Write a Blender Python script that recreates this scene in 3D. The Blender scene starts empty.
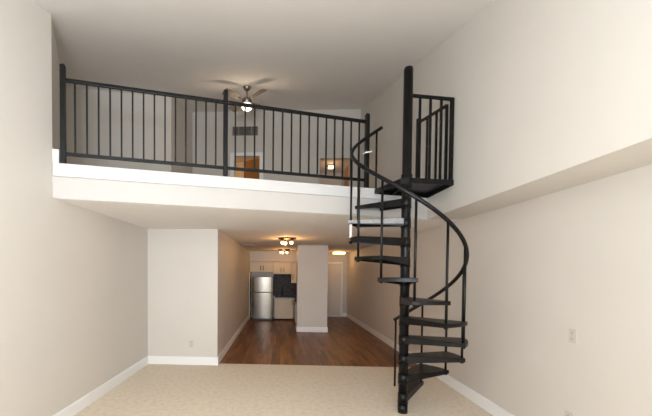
import bpy, bmesh, math, random
from mathutils import Vector, Matrix
random.seed(4)
S = bpy.context.scene
COL = S.collection

# ------------------------------------------------------------------ camera
def look_basis(yaw, pitch, roll):
    r = Vector((math.cos(yaw), -math.sin(yaw), 0))
    f0 = Vector((math.sin(yaw), math.cos(yaw), 0))
    up0 = Vector((0, 0, 1))
    f = math.cos(pitch) * f0 + math.sin(pitch) * up0
    w = -math.sin(pitch) * f0 + math.cos(pitch) * up0
    c, s = math.cos(roll), math.sin(roll)
    return c * r + s * w, c * w - s * r, f
R_, U_, F_ = look_basis(-0.0507, -0.0254, 0.0072)
cam_d = bpy.data.cameras.new('camera')
cam = bpy.data.objects.new('camera', cam_d)
COL.objects.link(cam)
M = Matrix((R_, U_, -F_)).transposed().to_4x4()
M.translation = Vector((0, 0, 1.6))
cam.matrix_world = M
cam_d.sensor_fit = 'HORIZONTAL'
cam_d.sensor_width = 36
cam_d.lens = 345.19 / 652 * 36
cam_d.shift_x = (326 - 263.03) / 652
cam_d.shift_y = (281.13 - 208) / 652
cam_d.clip_start = 0.05
S.camera = cam

# ------------------------------------------------------------------ world, daylight through the window behind, exposure
wd = bpy.data.worlds.new('world'); S.world = wd; wd.use_nodes = True
wd.node_tree.nodes['Background'].inputs[0].default_value = (0.75, 0.85, 1, 1)
wd.node_tree.nodes['Background'].inputs[1].default_value = 1.0
S.view_settings.view_transform = 'Standard'
S.view_settings.look = 'None'
S.view_settings.gamma = 1
S.view_settings.use_curve_mapping = False
S.view_settings.exposure = 0.11

def area_light(name, loc, rot, sx, sy, power, col):
    d = bpy.data.lights.new(name, 'AREA'); d.shape = 'RECTANGLE'
    d.size = sx; d.size_y = sy; d.energy = power; d.color = col
    o = bpy.data.objects.new(name, d); COL.objects.link(o)
    o.location = loc; o.rotation_euler = rot
    return o
def point_light(name, loc, power, col, r=0.03):
    d = bpy.data.lights.new(name, 'POINT'); d.energy = power; d.color = col; d.shadow_soft_size = r
    o = bpy.data.objects.new(name, d); COL.objects.link(o); o.location = loc
    return o
# daylight entering by the big window of the wall behind the camera
area_light('window_daylight', (0.1, -1.9, 1.5), (math.radians(84), 0, 0), 3.0, 1.9, 150, (0.905, 0.945, 0.99))
# the photographer's bounce flash, aimed up at the ceiling beside the camera
area_light('bounce_flash', (-.35, -1.1, 1.95), (math.radians(180 - 30), 0, math.radians(10)), .5, .5, 180, (0.77, 0.885, 1.0))
WARM = (1.0, 0.50, 0.17)

# ------------------------------------------------------------------ materials
def lin(c):
    return tuple(((x / 12.92) if x <= 0.04045 else ((x + 0.055) / 1.055) ** 2.4) for x in c)
def mat(name, rgb, rough=0.5, metal=0.0, noise=0.0, nscale=8, bump=0.0, bscale=200, emit=None, estr=0, spec=None):
    m = bpy.data.materials.new(name); m.use_nodes = True
    nt = m.node_tree; b = nt.nodes['Principled BSDF']
    c = lin(rgb)
    b.inputs['Base Color'].default_value = (*c, 1)
    b.inputs['Roughness'].default_value = rough
    b.inputs['Metallic'].default_value = metal
    if spec is not None: b.inputs['Specular IOR Level'].default_value = spec
    tc = nt.nodes.new('ShaderNodeTexCoord')
    if noise:
        n = nt.nodes.new('ShaderNodeTexNoise'); n.inputs['Scale'].default_value = nscale; n.inputs['Detail'].default_value = 4
        nt.links.new(tc.outputs['Object'], n.inputs['Vector'])
        r = nt.nodes.new('ShaderNodeValToRGB')
        r.color_ramp.elements[0].position = 0.3; r.color_ramp.elements[1].position = 0.7
        r.color_ramp.elements[0].color = (*[x * (1 - noise) for x in c], 1)
        r.color_ramp.elements[1].color = (*[min(1, x * (1 + noise)) for x in c], 1)
        nt.links.new(n.outputs['Fac'], r.inputs['Fac']); nt.links.new(r.outputs['Color'], b.inputs['Base Color'])
    if bump:
        n2 = nt.nodes.new('ShaderNodeTexNoise'); n2.inputs['Scale'].default_value = bscale; n2.inputs['Detail'].default_value = 3
        nt.links.new(tc.outputs['Object'], n2.inputs['Vector'])
        bp = nt.nodes.new('ShaderNodeBump'); bp.inputs['Strength'].default_value = bump; bp.inputs['Distance'].default_value = 0.01
        nt.links.new(n2.outputs['Fac'], bp.inputs['Height']); nt.links.new(bp.outputs['Normal'], b.inputs['Normal'])
    if emit:
        b.inputs['Emission Color'].default_value = (*emit, 1); b.inputs['Emission Strength'].default_value = estr
    return m

WALL = mat('wall_paint', (0.835, 0.808, 0.77), 0.5, noise=0.012, nscale=2, bump=0.04, bscale=90)
CEIL = mat('ceiling_paint', (0.945, 0.925, 0.905), 0.8, noise=0.01, nscale=2)
TRIMW = mat('white_trim_paint', (0.955, 0.95, 0.94), 0.4)
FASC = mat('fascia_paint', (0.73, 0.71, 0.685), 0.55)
EDGEW = mat('loft_trim_paint', (0.77, 0.76, 0.745), 0.45)
BLACK = mat('black_painted_steel', (0.045, 0.044, 0.046), 0.40, noise=0.3, nscale=12, spec=0.28)
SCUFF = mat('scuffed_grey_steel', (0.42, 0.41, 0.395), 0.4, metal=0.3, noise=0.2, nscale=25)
WHITEM = mat('white_plastic', (0.9, 0.89, 0.86), 0.4)
PLATEW = mat('outlet_plastic', (0.78, 0.76, 0.73), 0.45)
BRONZE = mat('bronze_metal', (0.34, 0.24, 0.16), 0.35, metal=0.8)
BULB = mat('lit_bulb_glass', (1, 0.9, 0.7), 0.3, emit=(1, 0.66, 0.30), estr=9)
SHADE = mat('lit_shade_glass', (1, 0.9, 0.75), 0.3, emit=(1, 0.66, 0.33), estr=4.5)
GLOBE = mat('lit_globe_glass', (1, 0.97, 0.9), 0.3, emit=(1, 0.88, 0.72), estr=2.2)
NICKEL = mat('brushed_nickel', (0.55, 0.52, 0.48), 0.35, metal=0.9)
BLADE = mat('fan_blade_wood', (0.44, 0.40, 0.36), 0.5, noise=0.1, nscale=10)
CAB = mat('cream_cabinet', (0.87, 0.81, 0.70), 0.45)
CABG = mat('cabinet_handle_dark', (0.16, 0.14, 0.13), 0.35, metal=0.6)
COUNTER = mat('dark_stone_counter', (0.16, 0.15, 0.15), 0.25, noise=0.4, nscale=60)
DOORW = mat('white_door_paint', (0.86, 0.84, 0.80), 0.45)
WOODD = mat('honey_wood_door', (0.66, 0.43, 0.20), 0.45, noise=0.12, nscale=4)
DARKP = mat('dark_plastic', (0.06, 0.06, 0.065), 0.4)
GAP = mat('vent_slot_dark', (0.30, 0.28, 0.26), 0.8)
VENTG = mat('vent_grille_grey', (0.56, 0.53, 0.50), 0.6)
GLASS = mat('window_glass', (1, 1, 1), 0.02); GLASS.node_tree.nodes['Principled BSDF'].inputs['Transmission Weight'].default_value = 1

def steel():
    m = mat('brushed_stainless_steel', (0.55, 0.52, 0.48), 0.27, metal=1.0)
    nt = m.node_tree; b = nt.nodes['Principled BSDF']
    tc = nt.nodes['Texture Coordinate']; mp = nt.nodes.new('ShaderNodeMapping'); mp.inputs['Scale'].default_value = (300, 300, 3)
    n = nt.nodes.new('ShaderNodeTexNoise'); n.inputs['Scale'].default_value = 1
    nt.links.new(tc.outputs['Object'], mp.inputs['Vector']); nt.links.new(mp.outputs['Vector'], n.inputs['Vector'])
    bp = nt.nodes.new('ShaderNodeBump'); bp.inputs['Strength'].default_value = 0.15; bp.inputs['Distance'].default_value = 0.002
    nt.links.new(n.outputs['Fac'], bp.inputs['Height']); nt.links.new(bp.outputs['Normal'], b.inputs['Normal'])
    return m
STEEL = steel()

def carpet():
    m = mat('beige_carpet', (0.76, 0.69, 0.59), 1.0, spec=0.1)
    nt = m.node_tree; b = nt.nodes['Principled BSDF']; tc = nt.nodes['Texture Coordinate']
    c = lin((0.88, 0.825, 0.745))
    a = nt.nodes.new('ShaderNodeTexNoise'); a.inputs['Scale'].default_value = 16; a.inputs['Detail'].default_value = 8; a.inputs['Roughness'].default_value = 0.7
    d = nt.nodes.new('ShaderNodeTexNoise'); d.inputs['Scale'].default_value = 120; d.inputs['Detail'].default_value = 2
    for n in (a, d): nt.links.new(tc.outputs['Object'], n.inputs['Vector'])
    mx = nt.nodes.new('ShaderNodeMath'); mx.operation = 'MULTIPLY_ADD'; mx.inputs[1].default_value = 0.45
    nt.links.new(d.outputs['Fac'], mx.inputs[0]); nt.links.new(a.outputs['Fac'], mx.inputs[2])
    r = nt.nodes.new('ShaderNodeValToRGB')
    r.color_ramp.elements[0].position = 0.42; r.color_ramp.elements[1].position = 0.78
    r.color_ramp.elements[0].color = (*[x * 0.80 for x in c], 1); r.color_ramp.elements[1].color = (*[min(1, x * 1.06) for x in c], 1)
    nt.links.new(mx.outputs[0], r.inputs['Fac']); nt.links.new(r.outputs['Color'], b.inputs['Base Color'])
    bp = nt.nodes.new('ShaderNodeBump'); bp.inputs['Strength'].default_value = 0.6; bp.inputs['Distance'].default_value = 0.01
    nt.links.new(mx.outputs[0], bp.inputs['Height']); nt.links.new(bp.outputs['Normal'], b.inputs['Normal'])
    return m
CARPET = carpet()

def planks():
    m = mat('dark_laminate_planks', (0.36, 0.23, 0.15), 0.36, spec=0.35)
    nt = m.node_tree; b = nt.nodes['Principled BSDF']; tc = nt.nodes['Texture Coordinate']
    mp = nt.nodes.new('ShaderNodeMapping'); mp.inputs['Rotation'].default_value = (0, 0, math.radians(90))
    nt.links.new(tc.outputs['Object'], mp.inputs['Vector'])
    br = nt.nodes.new('ShaderNodeTexBrick')
    br.inputs['Scale'].default_value = 1; br.inputs['Brick Width'].default_value = .8; br.inputs['Row Height'].default_value = 0.075
    br.inputs['Mortar Size'].default_value = 0.002; br.inputs['Bias'].default_value = 0.0
    br.inputs['Color1'].default_value = (*lin((0.58, 0.37, 0.20)), 1); br.inputs['Color2'].default_value = (*lin((0.33, 0.195, 0.10)), 1)
    br.inputs['Mortar'].default_value = (*lin((0.2, 0.12, 0.08)), 1)
    nt.links.new(mp.outputs['Vector'], br.inputs['Vector'])
    mp2 = nt.nodes.new('ShaderNodeMapping'); mp2.inputs['Scale'].default_value = (30, 1.6, 1)
    nt.links.new(tc.outputs['Object'], mp2.inputs['Vector'])
    n = nt.nodes.new('ShaderNodeTexNoise'); n.inputs['Scale'].default_value = 1; n.inputs['Detail'].default_value = 5
    nt.links.new(mp2.outputs['Vector'], n.inputs['Vector'])
    rp = nt.nodes.new('ShaderNodeMapRange'); rp.inputs[1].default_value = 0.3; rp.inputs[2].default_value = 0.7; rp.inputs[3].default_value = 0.65; rp.inputs[4].default_value = 1.25
    nt.links.new(n.outputs['Fac'], rp.inputs[0])
    vm = nt.nodes.new('ShaderNodeVectorMath'); vm.operation = 'SCALE'
    nt.links.new(br.outputs['Color'], vm.inputs[0]); nt.links.new(rp.outputs[0], vm.inputs['Scale'])
    nt.links.new(vm.outputs[0], b.inputs['Base Color'])
    return m
WOODF = planks()

def mosaic():
    m = mat('dark_mosaic_tiles', (0.2, 0.2, 0.22), 0.45, spec=0.2)
    nt = m.node_tree; b = nt.nodes['Principled BSDF']; tc = nt.nodes['Texture Coordinate']
    mp = nt.nodes.new('ShaderNodeMapping'); mp.inputs['Rotation'].default_value = (math.radians(-90), 0, 0)
    nt.links.new(tc.outputs['Object'], mp.inputs['Vector'])
    br = nt.nodes.new('ShaderNodeTexBrick'); br.inputs['Scale'].default_value = 1
    br.inputs['Brick Width'].default_value = 0.09; br.inputs['Row Height'].default_value = 0.035; br.inputs['Mortar Size'].default_value = 0.003
    br.inputs['Color1'].default_value = (*lin((0.26, 0.25, 0.26)), 1); br.inputs['Color2'].default_value = (*lin((0.08, 0.075, 0.08)), 1)
    br.inputs['Mortar'].default_value = (*lin((0.2, 0.18, 0.17)), 1)
    nt.links.new(mp.outputs['Vector'], br.inputs['Vector']); nt.links.new(br.outputs['Color'], b.inputs['Base Color'])
    return m
MOSAIC = mosaic()

# ------------------------------------------------------------------ mesh helpers
def V(*a): return Vector(a)
def box(bm, x0, y0, z0, x1, y1, z1):
    vs = [bm.verts.new(p) for p in ((x0, y0, z0), (x1, y0, z0), (x1, y1, z0), (x0, y1, z0), (x0, y0, z1), (x1, y0, z1), (x1, y1, z1), (x0, y1, z1))]
    for f in ((0, 3, 2, 1), (4, 5, 6, 7), (0, 1, 5, 4), (1, 2, 6, 5), (2, 3, 7, 6), (3, 0, 4, 7)):
        bm.faces.new([vs[i] for i in f])
def prism(bm, pts, z0, z1):
    """pts: plan polygon; z0, z1: numbers or functions (x, y) -> z"""
    g0 = z0 if callable(z0) else (lambda x, y: z0)
    g1 = z1 if callable(z1) else (lambda x, y: z1)
    a = [bm.verts.new((x, y, g0(x, y))) for x, y in pts]; b = [bm.verts.new((x, y, g1(x, y))) for x, y in pts]
    n = len(pts)
    bm.faces.new(a[::-1]); bm.faces.new(b)
    for i in range(n): bm.faces.new((a[i], a[(i + 1) % n], b[(i + 1) % n], b[i]))
def cyl(bm, p, q, r0, r1=None, n=20):
    r1 = r0 if r1 is None else r1
    p, q = Vector(p), Vector(q); d = (q - p).normalized()
    u = d.orthogonal().normalized(); w = d.cross(u)
    A = [bm.verts.new(p + r0 * (math.cos(2 * math.pi * i / n) * u + math.sin(2 * math.pi * i / n) * w)) for i in range(n)]
    B = [bm.verts.new(q + r1 * (math.cos(2 * math.pi * i / n) * u + math.sin(2 * math.pi * i / n) * w)) for i in range(n)]
    bm.faces.new(A[::-1]); bm.faces.new(B)
    for i in range(n):
        f = bm.faces.new((A[i], A[(i + 1) % n], B[(i + 1) % n], B[i])); f.smooth = True
def bar(bm, p, q, w, h=None):
    """square bar from p to q, w across in plan, h the other way"""
    h = w if h is None else h
    p, q = Vector(p), Vector(q); d = (q - p).normalized()
    side = Vector((0, 0, 1)).cross(d)
    side = Vector(EDGE_D) if side.length < 1e-4 else side.normalized()
    up = d.cross(side).normalized()
    vs = []
    for c in (p, q):
        for s, t in ((-1, -1), (1, -1), (1, 1), (-1, 1)):
            vs.append(bm.verts.new(c + side * s * w / 2 + up * t * h / 2))
    for f in ((0, 3, 2, 1), (4, 5, 6, 7), (0, 1, 5, 4), (1, 2, 6, 5), (2, 3, 7, 6), (3, 0, 4, 7)):
        bm.faces.new([vs[i] for i in f])
def tube(bm, pts, r, n=12):
    pts = [Vector(p) for p in pts]; rings = []
    for i, p in enumerate(pts):
        d = (pts[min(i + 1, len(pts) - 1)] - pts[max(i - 1, 0)]).normalized()
        s = Vector((0, 0, 1)).cross(d)
        s = s.normalized() if s.length > 1e-4 else Vector((1, 0, 0))
        u = d.cross(s)
        rings.append([bm.verts.new(p + r * (math.cos(2 * math.pi * k / n) * s + math.sin(2 * math.pi * k / n) * u)) for k in range(n)])
    bm.faces.new(rings[0][::-1]); bm.faces.new(rings[-1])
    for a, b in zip(rings, rings[1:]):
        for k in range(n):
            f = bm.faces.new((a[k], a[(k + 1) % n], b[(k + 1) % n], b[k])); f.smooth = True
def lathe(bm, c, prof, n=28):
    """prof: (radius, z) from top to bottom around centre c"""
    c = Vector(c); rings = []
    for r, z in prof:
        rings.append([bm.verts.new(c + Vector((max(r, 1e-4) * math.cos(2 * math.pi * k / n), max(r, 1e-4) * math.sin(2 * math.pi * k / n), z))) for k in range(n)])
    bm.faces.new(rings[0]); bm.faces.new(rings[-1][::-1])
    for a, b in zip(rings, rings[1:]):
        for k in range(n):
            f = bm.faces.new((a[k], b[k], b[(k + 1) % n], a[(k + 1) % n])); f.smooth = True
def obj(name, bm, m, parent=None, bevel=0.0):
    bmesh.ops.recalc_face_normals(bm, faces=bm.faces)
    me = bpy.data.meshes.new(name); bm.to_mesh(me); bm.free()
    me.materials.append(m)
    o = bpy.data.objects.new(name, me); COL.objects.link(o)
    if parent is not None:
        o.parent = parent; o.location = Vector((0, 0, 0)) - root_of(parent)
    if bevel:
        b = o.modifiers.new('edge', 'BEVEL'); b.width = bevel; b.segments = 2; b.limit_method = 'ANGLE'
    return o
def root_of(p):
    v = Vector(p.location)
    while p.parent: p = p.parent; v = v + Vector(p.location)
    return v
def thing(name, label, cat, loc, group=None):
    o = bpy.data.objects.new(name, None); COL.objects.link(o); o.location = loc; o.empty_display_size = 0.1
    o['label'] = label; o['category'] = cat
    if group: o['group'] = group
    return o
def tag(o, label, cat, group=None):
    o['label'] = label; o['category'] = cat
    if group: o['group'] = group
    return o
def struct(name, bm, m, parent=None, bevel=0.0):
    o = obj(name, bm, m, parent, bevel)
    if parent is None: o['kind'] = 'structure'
    return o
def B(*boxes):
    bm = bmesh.new()
    for b in boxes: box(bm, *b)
    return bm

# ------------------------------------------------------------------ measures
XL, XR, XP = -2.29, 2.43, 1.965
YB, YREAR = 5.85, -2.0
ZC, ZT = 2.33, 2.667
YF = 8.8
YL, SL = 3.371, 0.329                       # loft edge: y = YL + SL*(x-XL)
XC = -1.074
EDGE_D = Vector((1, SL, 0)).normalized()
EDGE_N = Vector((-EDGE_D.y, EDGE_D.x, 0))
def edge_y(x): return YL + SL * (x - XL)
def ceil_z(x, y): return 3.1927 + 0.2814 * y

# ------------------------------------------------------------------ structure
bm = bmesh.new(); box(bm, -2.6, YREAR - .2, -.15, 2.7, 5.96, 0); struct('floor_carpet', bm, CARPET)
bm = bmesh.new(); box(bm, -1.3, 5.96, -.15, 2.7, 13.4, -.004); struct('floor_wood', bm, WOODF)
# ceiling: one sloping sheet rising away from the camera
bm = bmesh.new(); prism(bm, [(-5.6, YREAR - .2), (2.7, YREAR - .2), (2.7, 9.1), (-5.6, 9.1)], ceil_z, lambda x, y: ceil_z(x, y) + .15); struct('ceiling_upper', bm, CEIL)
# left wall of the double-height room, then full height under the loft
bm = bmesh.new()
prism(bm, [(XL - .2, YREAR), (XL, YREAR), (XL, YL), (XL - .2, YL + .33)], ZC, lambda x, y: ceil_z(x, y) + .05)
prism(bm, [(XL - .2, YREAR), (XL, YREAR), (XL, YB), (XL - .2, YB)], 0, ZC)
struct('wall_left', bm, WALL)
# angled wall at the loft's left end
C1 = (-3.91, 6.10)
bm = bmesh.new(); prism(bm, [(XL, YL + .002), C1, (C1[0] - .2, C1[1]), (XL - .2, YL - .1 + .34)], ZT, lambda x, y: ceil_z(x, y) + .05); struct('wall_loft_left', bm, WALL)
bm = bmesh.new(); prism(bm, [C1, (-2.275, 7.08), (-2.275, YF), (-5.0, YF), (-5.0, 6.10)], ZT, lambda x, y: ceil_z(x, y) + .05); struct('wall_loft_bay', bm, WALL)
# far loft wall with a doorway and a hallway opening
DX0, DX1, DZ = -1.215, -.545, 4.545
AX0, AX1, AZ = .96, 1.70, 4.47
top = ceil_z(0, YF) + .1
bm = B((-2.4, YF, ZT, DX0, YF + .12, top), (DX0, YF, DZ, DX1, YF + .12, top), (DX1, YF, ZT, AX0, YF + .12, top),
       (AX0, YF, AZ, AX1, YF + .12, top), (AX1, YF, ZT, XP + .3, YF + .12, top))
struct('wall_loft_back', bm, WALL)
# room beyond the doorway
y0, y1 = YF + .12, YF + 2.2
bm = B((-2.4, y1, ZT, .2, y1 + .1, 5.2), (-2.4, y0, ZT, -2.3, y1, 5.2), (.1, y0, ZT, .2, y1, 5.2), (-2.4, y0, 5.1, .2, y1 + .1, 5.2)); struct('wall_bedroom', bm, WALL)
# hallway beyond the opening
y1 = YF + 1.7
bm = B((.86, y1, ZT, XP + .3, y1 + .1, 4.7), (.86, y0, ZT, .96, y1, 4.7), (1.80, y0, ZT, 1.9, y1, 4.7)); struct('wall_loft_hall', bm, WALL)
bm = B((.86, y0, 4.58, 1.9, y1 + .1, 4.7)); struct('ceiling_loft_hall', bm, CEIL)
# right side: upper wall stands proud of the lower one; bulkhead soffit between
bm = bmesh.new(); prism(bm, [(XP, YREAR), (XR + .2, YREAR), (XR + .2, YF + .1), (XP, YF + .1)], ZC, lambda x, y: ceil_z(x, y) + .05); struct('wall_right_upper', bm, WALL)
bm = B((XR, YREAR, 0, XR + .2, 13.4, ZC)); struct('wall_right', bm, WALL)
# loft slab: ceiling of the part below
bm = bmesh.new()
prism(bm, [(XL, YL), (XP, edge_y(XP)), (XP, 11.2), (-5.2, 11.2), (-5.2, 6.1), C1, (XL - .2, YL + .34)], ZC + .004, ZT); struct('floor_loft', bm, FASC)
bm = bmesh.new()
prism(bm, [(XL, YL + .01), (XP, edge_y(XP) + .01), (XP, 13.4), (-2.6, 13.4), (-2.6, YL + .35)], ZC, ZC + .003)
box(bm, XP - .01, edge_y(XP), ZC - .001, XR, 13.4, ZC + .003)
struct('ceiling_lower', bm, CEIL)
bm = B((-2.6, 11.2, ZC + .004, 2.7, 13.4, ZC + .2)); struct('ceiling_rear', bm, CEIL)
# projecting white trim board along the loft edge
bm = bmesh.new()
def edge_pt(x, off, z):  # a point `off` in front of the edge face
    return Vector((x, edge_y(x), z)) - EDGE_N * off
a, b_ = edge_pt(XL + .0, 0, 0), edge_pt(1.93, 0, 0); a2, b2 = edge_pt(XL + .008, .022, 0), edge_pt(1.93, .022, 0)
prism(bm, [(a2.x, a2.y), (b2.x, b2.y), (b_.x, b_.y), (a.x, a.y)], 2.548, ZT + .012)
struct('trim_loft_edge', bm, EDGEW, bevel=.004)
# back wall beside the passage, passage side wall
bm = B((XL, YB, 0, XC, YB + .12, ZC)); struct('wall_back', bm, WALL)
bm = B((XC - .12, YB + .12, 0, XC, 12.3, ZC)); struct('wall_passage_left', bm, WALL)
# kitchen back wall, column between kitchen and hall, hall end wall
bm = B((-1.2, 12.2, 0, 1.15, 12.35, ZC)); struct('wall_kitchen_back', bm, WALL)
KX0, KX1 = .455, 1.262
bm = B((KX0, 9.33, 0, KX1, 9.85, ZC), (1.15, 9.85, 0, KX1, 13.2, ZC)); struct('wall_column', bm, WALL)
HY = 12.75
D2X0, D2X1, D2Z = 1.47, 2.20, 1.93
bm = B((KX1, HY, 0, D2X0, HY + .12, ZC), (D2X0, HY, D2Z, D2X1, HY + .12, ZC), (D2X1, HY, 0, XR, HY + .12, ZC)); struct('wall_hall_end', bm, WALL)
bm = B((-1.074, 11.88, 1.965, 1.15, 12.2, ZC)); struct('ceiling_kitchen_bulkhead', bm, WALL)
# wall behind the camera with its window
WX0, WX1, WZ0, WZ1 = -1.6, 1.8, .35, 2.55
bm = B((XL - .2, YREAR - .12, 0, WX0, YREAR, 2.9), (WX1, YREAR - .12, 0, XR + .2, YREAR, 2.9), (WX0, YREAR - .12, 0, WX1, YREAR, WZ0), (WX0, YREAR - .12, WZ1, WX1, YREAR, 2.9))
struct('wall_rear', bm, WALL)
w1 = struct('window_1', B((WX0, YREAR - .08, WZ0, WX1, YREAR - .075, WZ1)), GLASS)
bm = B((WX0, YREAR - .1, WZ0, WX0 + .06, YREAR - .04, WZ1), (WX1 - .06, YREAR - .1, WZ0, WX1, YREAR - .04, WZ1), (WX0, YREAR - .1, WZ0, WX1, YREAR - .04, WZ0 + .06), (WX0, YREAR - .1, WZ1 - .06, WX1, YREAR - .04, WZ1), (.07, YREAR - .1, WZ0, .13, YREAR - .04, WZ1))
struct('window_frame', bm, TRIMW, w1)

# baseboards
def baseboard(name, segs, h=.138, t=.016):
    bm = bmesh.new()
    for (xa, ya, xb, yb, nx, ny) in segs:
        n = Vector((nx, ny, 0)).normalized() * t
        prism(bm, [(xa, ya), (xb, yb), (xb + n.x, yb + n.y), (xa + n.x, ya + n.y)], 0, h - .012)
        n2 = n * .55
        prism(bm, [(xa, ya), (xb, yb), (xb + n2.x, yb + n2.y), (xa + n2.x, ya + n2.y)], h - .012, h)
    return struct(name, bm, TRIMW)
baseboard('baseboard_left', [(XL, YREAR, XL, YB, 1, 0)])
baseboard('baseboard_back', [(XL, YB, XC + .016, YB, 0, -1)])
baseboard('baseboard_passage', [(XC, YB - .01, XC, 12.2, 1, 0)])
baseboard('baseboard_column', [(KX0 - .016, 9.33, KX1 + .016, 9.33, 0, -1), (KX0, 9.33, KX0, 9.85, -1, 0), (KX1, 9.33, KX1, HY, 1, 0)])
baseboard('baseboard_right', [(XR, YREAR, XR, HY, -1, 0)])
baseboard('baseboard_hall', [(KX1, HY, D2X0 - .06, HY, 0, -1), (D2X1 + .06, HY, XR, HY, 0, -1)])
# short baseboard end of the loft wall, seen at the slab's left end
d = Vector((C1[0] - XL, C1[1] - YL, 0)).normalized(); nrm = Vector((d.y, -d.x, 0))
bm = bmesh.new()
p0 = Vector((XL - .02, YL - .012, 0)); p1 = Vector((*C1, 0))
q0 = p0 + nrm * .08; q1 = p1 + nrm * .03
prism(bm, [(p0.x, p0.y), (q0.x, q0.y), (q1.x, q1.y), (p1.x, p1.y)], ZT + .004, ZT + .155)
struct('baseboard_loft', bm, EDGEW)

# hall door (white), with casing
bm = B((D2X0 - .07, HY - .018, 0, D2X0, HY, D2Z + .07), (D2X1, HY - .018, 0, D2X1 + .07, HY, D2Z + .07), (D2X0, HY - .018, D2Z, D2X1, HY, D2Z + .07)); struct('trim_hall_door', bm, TRIMW)
d1 = struct('door_1', B((D2X0 + .003, HY + .01, .01, D2X1 - .003, HY + .05, D2Z - .003)), DOORW)
struct('door_panel', B((D2X0 + .09, HY + .004, .2, D2X1 - .09, HY + .012, .85), (D2X0 + .09, HY + .004, 1.0, D2X1 - .09, HY + .012, 1.78)), DOORW, d1, .003)
bm = bmesh.new(); lathe(bm, (0, 0, 0), [(.012, 0), (.012, .02), (.026, .03), (.028, .045), (.018, .06)], 16)
bmesh.ops.rotate(bm, verts=bm.verts, cent=(0, 0, 0), matrix=Matrix.Rotation(math.radians(90), 3, 'X')); bmesh.ops.translate(bm, verts=bm.verts, vec=(D2X0 + .06, HY + .01, .92))
struct('door_knob', bm, NICKEL, d1)
# loft doorway casing and its honey-coloured door standing half open
bm = B((DX0 - .085, YF - .02, ZT, DX0, YF, DZ + .085), (DX1, YF - .02, ZT, DX1 + .085, YF, DZ + .085), (DX0, YF - .02, DZ, DX1, YF, DZ + .085),
       (DX0, YF, ZT, DX0 + .015, YF + .12, DZ), (DX1 - .015, YF, ZT, DX1, YF + .12, DZ))
struct('trim_loft_door', bm, TRIMW, bevel=.003)
bm = bmesh.new()
h = Vector((DX1 - .02, YF + .10, 0)); dd = Vector((-.86, .51, 0)); nn = Vector((.51, .86, 0)) * .035
prism(bm, [(h.x, h.y), (h.x + dd.x * .5, h.y + dd.y * .5), (h.x + dd.x * .5 + nn.x, h.y + dd.y * .5 + nn.y), (h.x + nn.x, h.y + nn.y)], ZT + .01, DZ - .02)
d2 = struct('door_2', bm, WOODD)
# wooden door at the end of the loft hallway
d3 = struct('door_3', B((1.765, YF + .32, ZT, 1.798, YF + 1.05, 4.47)), WOODD)
bm = B((1.78, YF + .25, ZT, 1.80, YF + .32, 4.53), (1.78, YF + 1.05, ZT, 1.80, YF + 1.12, 4.53)); struct('trim_loft_hall', bm, DOORW)

# ------------------------------------------------------------------ loft railing
def edge_in(x, off):  # plan point behind the loft edge
    p = Vector((x, edge_y(x), 0)) + EDGE_N * off
    return p
OFF = .035
lr = thing('loft_railing', 'black steel balustrade with thin balusters along the loft edge', 'railing', (XL + .1, edge_y(XL + .1), ZT + .012))
def lp(x, z):
    p = edge_in(x, OFF); return (p.x, p.y, z)
XA, XM, XE = -2.205, -.63, 1.10
ZTR, ZBR = 3.53, 2.79
for x, zt in ((XA, 3.675), (XM, 3.66), (XE, 3.625)):
    bm = bmesh.new(); bar(bm, lp(x, ZT + .012), lp(x, zt), .05); 
    cyl(bm, lp(x, zt), lp(x, zt + .012), .024, .016, 12)
    o = obj('post', bm, BLACK, lr, .006)
    if x == XE:
        bm = bmesh.new(); c = Vector(lp(x, 3.14)); 
        bar(bm, c + EDGE_D * -.045 + V(0, 0, -.012), c + EDGE_D * .055 + V(0, 0, .012), .062, .016)
        t = obj('tape_wrap', bm, WHITEM, o); t['label'] = 'white tape around the post'
bm = bmesh.new(); bar(bm, lp(XA, ZTR), lp(XE, ZTR), .03, .036); obj('top_rail', bm, BLACK, lr, .004)
bm = bmesh.new(); bar(bm, lp(XA, ZBR), lp(XE, ZBR), .022, .034); obj('bottom_rail', bm, BLACK, lr, .003)
proto = None
def rail_balusters(x0, x1, n):
    for i in range(1, n + 1):
        x = x0 + (x1 - x0) * i / (n + 1)
        bm = bmesh.new(); bar(bm, lp(x, ZBR), lp(x, ZTR), .0165); obj('baluster', bm, BLACK, lr)
rail_balusters(XA, XM, 14)
rail_balusters(XM, XE, 15)

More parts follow.
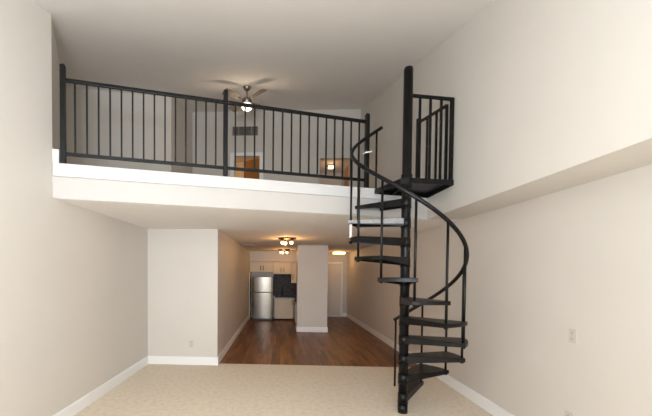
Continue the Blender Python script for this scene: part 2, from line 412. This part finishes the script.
# ------------------------------------------------------------------ spiral staircase
PX, PY = 1.4165, 4.015
RISE = ZT / 12; RB = .6056; PHI0 = 50.04; ST = 30.2
sp = thing('spiral_staircase', 'black steel spiral staircase with open wedge treads rising from the carpet to the loft', 'staircase', (PX, PY, 0))
def pol(th, r, z):
    t = math.radians(th); return Vector((PX + r * math.cos(t), PY + r * math.sin(t), z))
bm = bmesh.new(); cyl(bm, (PX, PY, 0), (PX, PY, 3.89), .05, n=32); cyl(bm, (PX, PY, 3.89), (PX, PY, 3.91), .05, .042, 32)
obj('center_pole', bm, BLACK, sp)
bm = bmesh.new(); cyl(bm, (PX, PY, 0), (PX, PY, .10), .054, n=32); obj('base_sleeve', bm, BLACK, sp)
for k in range(11):
    a1 = PHI0 - ST * k + (ST if k else ST * .5); a0 = PHI0 - ST * k          # lower corner / upper corner
    z = RISE * (k + 1); mid = (a0 + a1) / 2
    def tp(s, r, zz):  # s = -1 .. 1 across the wedge
        return pol(mid + s, r, zz)
    half = (a1 - a0) / 2 + 2.2; RO = RB + .028
    # plate
    inner = [pol(mid + 72, .056, 0), pol(mid - 72, .056, 0)]
    outer = [pol(mid - half, RO, 0)] + [pol(mid - half + 2 * half * i / 6, RO * (1 - 0.006 * (0 if i in (0, 6) else 0)), 0) for i in range(1, 6)] + [pol(mid + half, RO, 0)]
    bm = bmesh.new()
    prism(bm, [(p.x, p.y) for p in inner + outer], z - .008, z)
    # folded skirts along both long edges and round the outer end
    def skirt(p, q, hp, hq, t=.006):
        d = (q - p).normalized(); n = Vector((-d.y, d.x, 0)) * t
        vs = []
        for c, hh in ((p, hp), (q, hq)):
            for off in (n * 0, n):
                vs.append(bm.verts.new((c.x + off.x, c.y + off.y, z - .002))); vs.append(bm.verts.new((c.x + off.x, c.y + off.y, z - hh)))
        for f in ((0, 1, 5, 4), (2, 6, 7, 3), (0, 4, 6, 2), (1, 3, 7, 5), (0, 2, 3, 1), (4, 5, 7, 6)): bm.faces.new([vs[i] for i in f])
    SF = [(inner[1], outer[0]), (outer[-1], inner[0])]
    for i in range(6): skirt(outer[i], outer[i + 1], .038, .038)
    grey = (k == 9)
    skirt(outer[-1], inner[0], .040, .085)
    if not grey: skirt(inner[1], outer[0], .085, .040)
    tr = obj('tread', bm, BLACK, sp)
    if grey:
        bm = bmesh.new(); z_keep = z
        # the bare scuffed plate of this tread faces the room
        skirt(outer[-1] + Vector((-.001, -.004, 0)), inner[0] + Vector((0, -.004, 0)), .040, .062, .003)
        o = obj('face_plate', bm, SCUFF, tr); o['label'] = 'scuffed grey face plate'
        bm = bmesh.new(); skirt(inner[1], outer[0], .085, .040); obj('rear_skirt', bm, BLACK, tr)
    # hub sleeve with raised rings
    bm = bmesh.new(); cyl(bm, (PX, PY, z - .10), (PX, PY, z + .004), .0545, n=32); cyl(bm, (PX, PY, z - .106), (PX, PY, z - .096), .057, n=32)
    obj('hub', bm, BLACK, tr)
def rail_z(k): return 1.222 + .2222 * k
for k in range(-1, 11):
    th = PHI0 - ST * k
    zb = max(RISE * (k + 1) - .05, 0.11)
    bm = bmesh.new(); w = .0125 if k != 3 else .0145
    cyl(bm, pol(th, RB, zb), pol(th, RB, rail_z(k) - .005), w, n=12)
    if k >= 0: cyl(bm, pol(th, RB, zb - .006), pol(th, RB, zb + .045), .019, n=14)
    o = obj('baluster', bm, BLACK, sp)
    if k == 8:
        bm = bmesh.new(); cyl(bm, pol(th, RB, zb + .03), pol(th, RB, zb + .225), .0165, n=12); s = obj('sleeve', bm, WHITEM, o); s['label'] = 'white sleeve at the foot of the baluster'
bm = bmesh.new()
pts = [pol(PHI0 - ST * k, RB, rail_z(k)) for k in [(-1.08 + i * .1) for i in range(0, 114)]]
tube(bm, pts, .0205, 14); obj('handrail', bm, BLACK, sp)
# landing
A = (1.19, edge_y(1.19) - .03); Bc = (XP - .012, edge_y(XP) - .03); Cc = (XP - .012, 4.06)
land = [(PX - .075, PY - .02), (PX, PY - .07), (PX + .07, PY - .05), Cc, Bc, A]
bm = bmesh.new(); prism(bm, land, ZT - .008, ZT)
for i in range(len(land)):
    p = Vector((*land[i], ZT - .03)); q = Vector((*land[(i + 1) % len(land)], ZT - .03)); bar(bm, p, q, .012, .058)
ld = obj('landing', bm, BLACK, sp)
for t in (.33, .66):
    p = Vector((*A, ZT - .032)).lerp(Vector((*Bc, ZT - .032)), t); bm = bmesh.new(); bar(bm, (PX, PY, ZT - .032), p, .014, .045); obj('joist', bm, BLACK, ld)
bm = bmesh.new(); cyl(bm, (PX, PY, ZT - .10), (PX, PY, ZT + .05), .06, n=32); obj('hub', bm, BLACK, ld)
# guard panels of the landing
g1 = bmesh.new(); P0 = V(PX + .045, PY, 0); P1 = V(XP - .035, 4.075, 0)
def at(p, z): return (p.x, p.y, z)
bar(g1, at(P0, 3.60), at(P1, 3.58), .028, .03)
gr = obj('guard_rail', g1, BLACK, sp)
for t in (.20, .46, .73):
    p = P0.lerp(P1, t); bm = bmesh.new(); bar(bm, at(p, ZT), at(p, 3.59), .021); obj('baluster', bm, BLACK, gr)
bm = bmesh.new(); bar(bm, at(P1, ZT - .05), at(P1, 3.595), .034); obj('post', bm, BLACK, gr, .003)
Dp = V(1.785, 4.655, 0); Ep = V(XP - .035, 4.20, 0)
g2 = bmesh.new(); bar(g2, at(Dp, 3.57), at(Ep, 3.57), .024, .03)
gr = obj('guard_rail', g2, BLACK, sp)
for t in (.33, .66):
    p = Dp.lerp(Ep, t); bm = bmesh.new(); bar(bm, at(p, ZT), at(p, 3.57), .02); obj('baluster', bm, BLACK, gr)
bm = bmesh.new(); bar(bm, at(Dp, ZT), at(Dp, 3.62), .045); obj('post', bm, BLACK, gr, .003)
bm = bmesh.new(); bar(bm, at(Ep, ZT), at(Ep, 3.58), .026); obj('post', bm, BLACK, gr, .003)

# ------------------------------------------------------------------ ceiling fan
fx, fy = -.64, 6.35; fz = ceil_z(fx, fy)
fan = thing('ceiling_fan', 'nickel ceiling fan with four grey-brown blades and a lit globe above the loft', 'fan', (fx, fy, fz))
bm = bmesh.new(); lathe(bm, (fx, fy, fz), [(.07, .01), (.07, -.02), (.055, -.05), (.03, -.075), (.013, -.08)]); obj('canopy', bm, NICKEL, fan)
bm = bmesh.new(); cyl(bm, (fx, fy, fz - .06), (fx, fy, fz - .22), .013, n=14); obj('downrod', bm, NICKEL, fan)
mz = fz - .27
bm = bmesh.new(); lathe(bm, (fx, fy, mz), [(.03, .07), (.06, .06), (.085, .035), (.09, 0), (.08, -.03), (.055, -.05)]); obj('motor', bm, NICKEL, fan)
bm = bmesh.new(); lathe(bm, (fx, fy, mz - .05), [(.085, 0), (.10, -.02), (.10, -.05), (.08, -.085), (.04, -.11), (.005, -.118)]); obj('globe', bm, GLOBE, fan)
for k in range(4):
    th = math.radians(43 + 90 * k); d = V(math.cos(th), math.sin(th), 0); s = V(-d.y, d.x, 0)
    c = V(fx, fy, mz + .02)
    bm = bmesh.new(); tl = .012
    pts = [(.15, -.035), (.22, -.06), (.46, -.078), (.50, -.06), (.50, .06), (.46, .078), (.22, .06), (.15, .035)]
    lo = [bm.verts.new(c + d * a + s * b + V(0, 0, b * .3 - .003)) for a, b in pts]; hi = [bm.verts.new(c + d * a + s * b + V(0, 0, b * .3 + .004)) for a, b in pts]
    bm.faces.new(lo[::-1]); bm.faces.new(hi)
    for i in range(8): bm.faces.new((lo[i], lo[(i + 1) % 8], hi[(i + 1) % 8], hi[i]))
    bl = obj('blade', bm, BLADE, fan)
    bm = bmesh.new(); bar(bm, c + d * .06 + V(0, 0, -.004), c + d * .20 + V(0, 0, -.006), .03, .008); obj('blade_bracket', bm, NICKEL, bl)
point_light('fan_light', (fx, fy, mz - .3), 8, (1, .78, .54), .16)

# return air vent on the far loft wall
vx0, vx1, vz0, vz1 = -1.25, -.60, 5.06, 5.285
vt = thing('wall_vent', 'grey four-section air vent high on the far loft wall', 'vent', ((vx0 + vx1) / 2, YF, (vz0 + vz1) / 2))
bm = B((vx0, YF - .012, vz0, vx1, YF, vz1)); obj('backing', bm, VENTG, vt)
for i in range(4):
    w = (vx1 - vx0) / 4; xa = vx0 + w * i + .018; xb = vx0 + w * (i + 1) - .018
    bm = bmesh.new(); box(bm, xa, YF - .02, vz0 + .02, xb, YF - .012, vz1 - .02); o = obj('slot_panel', bm, GAP, vt)
    bm = bmesh.new()
    for j in range(5):
        zz = vz0 + .035 + j * .031; bar(bm, (xa, YF - .024, zz), (xb, YF - .024, zz), .006, .01)
    obj('louvre', bm, VENTG, o)

# ------------------------------------------------------------------ light fixtures under the loft
def multi_light(x, y, label, dx, powr):
    t = thing('ceiling_light', label, 'ceiling light', (x, y, ZC), None)
    bm = bmesh.new(); lathe(bm, (x, y, ZC), [(.19, -.001), (.19, -.018), (.16, -.032), (.05, -.036)], 32); obj('ceiling_plate', bm, BRONZE, t)
    for i in range(3):
        a = math.radians(205 + 125 * i + (15 if i == 2 else 0)); cx, cy = x + .105 * math.cos(a), y + .105 * math.sin(a)
        bm = bmesh.new(); lathe(bm, (cx, cy, ZC - .03), [(.02, 0), (.024, -.03), (.04, -.045)], 16); sk = obj('socket', bm, BRONZE, t)
        bm = bmesh.new(); lathe(bm, (cx, cy, ZC - .07), [(.018, 0), (.031, -.014), (.036, -.034), (.031, -.052), (.016, -.065), (.002, -.069)], 18); obj('bulb', bm, BULB, sk)
    point_light('bulb_glow', (x, y, ZC - .19), powr, WARM, .06)
    return t
multi_light(.13, 7.34, 'bronze ceiling light with three lit bulbs, the closer one to the carpet', 0, 12)
multi_light(.10, 10.9, 'bronze ceiling light with three lit bulbs, close to the kitchen cabinets', 0, 8)
t = thing('hall_light', 'lit rectangular flush ceiling light in front of the white hall door', 'ceiling light', (2.0, 12.0, ZC))
obj('base', B((1.78, 11.9, ZC - .015, 2.22, 12.1, ZC)), BRONZE, t); obj('shade', B((1.80, 11.92, ZC - .085, 2.20, 12.08, ZC - .015)), SHADE, t, .01)
point_light('hall_glow', (1.9, 11.8, ZC - .2), 4, WARM, .1)
t = thing('loft_hall_light', 'small lit flush light in the dark hallway off the loft', 'ceiling light', (1.37, 9.75, 4.58))
obj('base', B((1.27, 9.65, 4.565, 1.47, 9.85, 4.58)), BRONZE, t); obj('shade', B((1.30, 9.69, 4.50, 1.44, 9.81, 4.565)), SHADE, t, .01)
point_light('loft_hall_glow', (1.35, 9.5, 4.38), 1.2, (1, .58, .27), .06)
point_light('bedroom_glow', (-1.35, 9.9, 4.6), 12, (1, .55, .22), .08)

# smoke detector and small ceiling register
bm = bmesh.new(); lathe(bm, (2.12, 9.6, ZC), [(.06, 0), (.06, -.02), (.045, -.032), (.005, -.034)], 22)
tag(obj('smoke_detector', bm, WHITEM), 'small round white smoke detector on the hall ceiling', 'smoke detector')
bm = B((-1.0, 9.2, ZC - .008, -.72, 9.34, ZC)); cv = tag(obj('ceiling_register', bm, WHITEM), 'white slotted register in the passage ceiling by the side wall', 'vent')
bm = bmesh.new()
for j in range(4): box(bm, -.98, 9.215 + j * .03, ZC - .011, -.74, 9.227 + j * .03, ZC - .007)
obj('slot', bm, GAP, cv)

# ------------------------------------------------------------------ outlets and switch
def plate(name, label, cat, c, axis, two=True, group=None):
    x, y, z = c
    t = thing(name, label, cat, c)
    if axis == 'y': obj('cover_plate', B((x - .036, y - .006, z - .058, x + .036, y, z + .058)), PLATEW, t, .002)
    elif axis == 'x-': obj('cover_plate', B((x - .006, y - .036, z - .058, x, y + .036, z + .058)), PLATEW, t, .002)
    else: obj('cover_plate', B((x, y - .036, z - .058, x + .006, y + .036, z + .058)), PLATEW, t, .002)
    for dz in ((-.024, .024) if two else (0,)):
        hh = .015 if two else .03; e = .008
        if axis == 'y': b = (x - .015, y - e, z + dz - hh, x + .015, y - .004, z + dz + hh)
        elif axis == 'x-': b = (x - e, y - .015, z + dz - hh, x - .004, y + .015, z + dz + hh)
        else: b = (x + .004, y - .015, z + dz - hh, x + e, y + .015, z + dz + hh)
        s = obj('socket' if two else 'rocker', B(b), PLATEW, t)
        if two:
            bm = bmesh.new()
            for o_ in (-.006, .006):
                if axis == 'y': box(bm, x + o_ - .0015, y - e - .0005, z + dz - .006, x + o_ + .0015, y - e + .001, z + dz + .006)
                elif axis == 'x-': box(bm, x - e - .0005, y + o_ - .0015, z + dz - .006, x - e + .001, y + o_ + .0015, z + dz + .006)
                else: box(bm, x + e - .001, y + o_ - .0015, z + dz - .006, x + e + .0005, y + o_ + .0015, z + dz + .006)
            obj('slot', bm, GAP, s)
plate('wall_outlet', 'white outlet on the short wall between left wall and passage', 'outlet', (-1.53, YB, .36), 'y')
plate('wall_outlet', 'white outlet low on the passage side wall leading to the kitchen', 'outlet', (XC, 7.75, .36), 'x+')
plate('wall_outlet', 'white outlet plate on the big right wall at mid height', 'outlet', (XR, 2.98, 1.09), 'x-')
plate('wall_outlet', 'white outlet low on the right wall, at the bottom edge of the view', 'outlet', (XR, 3.0, .39), 'x-')
plate('light_switch', 'pale light switch on the right wall near the hall door', 'switch', (XR, 10.3, 1.22), 'x-', False)
plate('light_switch', 'slim pale switch beside the other one near the hall door', 'switch', (XR, 9.95, 1.22), 'x-', False)

# ------------------------------------------------------------------ kitchen
fr = thing('refrigerator', 'stainless steel top-freezer refrigerator in the kitchen niche', 'refrigerator', (-.60, 11.82, 0))
obj('body', B((-.955, 11.56, .03, -.25, 12.17, 1.44)), DARKP, fr, .008)
def fdoor(name, z0, z1):
    bm = bmesh.new(); n = 10; xs = [-.955 + .705 * i / n for i in range(n + 1)]
    fy_ = [11.50 - .028 * math.sin(math.pi * i / n) ** .7 for i in range(n + 1)]
    ptsf = list(zip(xs, fy_)) + [(-.25, 11.558), (-.955, 11.558)]
    prism(bm, ptsf, z0, z1)
    return obj(name, bm, STEEL, fr, .006)
up = fdoor('freezer_door', .945, 1.445); lo = fdoor('fridge_door', .055, .925)
for dpar, z0, z1 in ((up, .97, 1.25), (lo, .45, .90)):
    bm = bmesh.new(); cyl(bm, (-.90, 11.44, z0), (-.90, 11.44, z1), .011, n=12)
    bar(bm, (-.90, 11.44, z0 + .03), (-.90, 11.51, z0 + .03), .014); bar(bm, (-.90, 11.44, z1 - .03), (-.90, 11.51, z1 - .03), .014)
    obj('door_handle', bm, STEEL, dpar)
obj('foot_grille', B((-.93, 11.53, .0, -.275, 11.60, .05)), DARKP, fr)

def handle(p, x, y, z0, z1):
    bm = bmesh.new(); cyl(bm, (x, y - .03, z0), (x, y - .03, z1), .008, n=10)
    bar(bm, (x, y - .03, z0 + .015), (x, y, z0 + .015), .01); bar(bm, (x, y - .03, z1 - .015), (x, y, z1 - .015), .01)
    obj('handle', bm, CABG, p)
def cabinet(label, x0, x1, z0, z1, yf, doors, cat='cabinet', name='wall_cabinet', hz=None):
    t = thing(name, label, cat, ((x0 + x1) / 2, 12.2, z0), 'kitchen wall cabinets' if name == 'wall_cabinet' else None)
    obj('carcass', B((x0, yf + .02, z0, x1, 12.19, z1)), CAB, t)
    for (a, b, hs) in doors:
        bm = bmesh.new(); box(bm, a + .004, yf, z0 + .004, b - .004, yf + .02, z1 - .004)
        dr = obj('door', bm, CAB, t, .003)
        bm = B((a + .05, yf - .003, z0 + .05, b - .05, yf + .001, z1 - .05)); obj('panel', bm, CAB, dr, .002)
        hx = (b - .05) if hs > 0 else (a + .05)
        h0, h1 = hz if hz else (z0 + .06, z0 + .22)
        handle(dr, hx, yf, h0, h1)
    return t
cabinet('cream two-door wall cabinet directly above the refrigerator', -1.07, -.25, 1.61, 1.955, 11.87, [(-1.07, -.64, 1), (-.64, -.25, -1)])
cabinet('cream two-door wall cabinet above the dark tiles beside the refrigerator', -.248, .37, 1.545, 1.955, 11.87, [(-.248, .06, 1), (.06, .37, -1)])
cabinet('taller cream wall cabinet partly hidden by the column', .372, .95, 1.24, 1.955, 11.87, [(.372, .66, -1), (.66, .95, 1)], hz=(1.34, 1.55))
cabinet('cream base cabinet under the dark worktop beside the refrigerator', -.19, .44, .04, .735, 11.62, [(-.19, .44, 1)], name='base_cabinet', hz=(.50, .68))
tag(obj('side_panel', B((-1.065, 11.60, 0, -1.03, 12.19, 1.605)), CAB), 'cream end panel standing between refrigerator and passage wall', 'panel')
tag(obj('worktop', B((-.205, 11.58, .737, 1.14, 12.19, .775)), COUNTER), 'dark stone worktop on the cream base cabinet', 'worktop')
tag(obj('tile_backsplash', B((-.245, 12.18, .777, 1.14, 12.198, 1.54)), MOSAIC), 'dark mosaic tile backsplash above the worktop', 'backsplash')
bm = bmesh.new(); tube(bm, [(.06, 12.08, .776), (.06, 12.08, 1.0), (.06, 12.05, 1.06), (.06, 11.99, 1.08), (.06, 11.94, 1.05), (.06, 11.93, 1.0)], .016, 12); cyl(bm, (.06, 12.08, .776), (.06, 12.08, .80), .03, n=16)
fa = tag(obj('kitchen_tap', bm, DARKP), 'dark curved tap standing on the worktop in front of the tiles', 'tap')
bm = bmesh.new(); cyl(bm, (.06, 12.08, .86), (.12, 12.06, .90), .01, n=10); obj('tap_lever', bm, DARKP, fa)
# range on the side run, seen almost edge-on
st = thing('kitchen_range', 'white kitchen range with black top beside the column, seen edge-on', 'stove', (.8, 10.9, 0))
obj('body', B((.49, 10.5, .04, 1.14, 11.2, .76)), DARKP, st)
obj('cooktop', B((.47, 10.49, .76, 1.14, 11.21, .785)), DARKP, st)
od = obj('oven_door', B((.465, 10.52, .2, .49, 11.18, .66)), WHITEM, st, .004)
bm = bmesh.new(); cyl(bm, (.445, 10.56, .62), (.445, 11.14, .62), .01, n=10); bar(bm, (.445, 10.6, .62), (.467, 10.6, .62), .012); bar(bm, (.445, 11.1, .62), (.467, 11.1, .62), .012); obj('door_handle', bm, STEEL, od)
obj('drawer', B((.465, 10.52, .05, .49, 11.18, .19)), WHITEM, st, .004)
for i in range(4):
    bm = bmesh.new(); cyl(bm, (.49, 10.6 + i * .16, .71), (.462, 10.6 + i * .16, .71), .018, n=14); obj('knob', bm, DARKP, st)
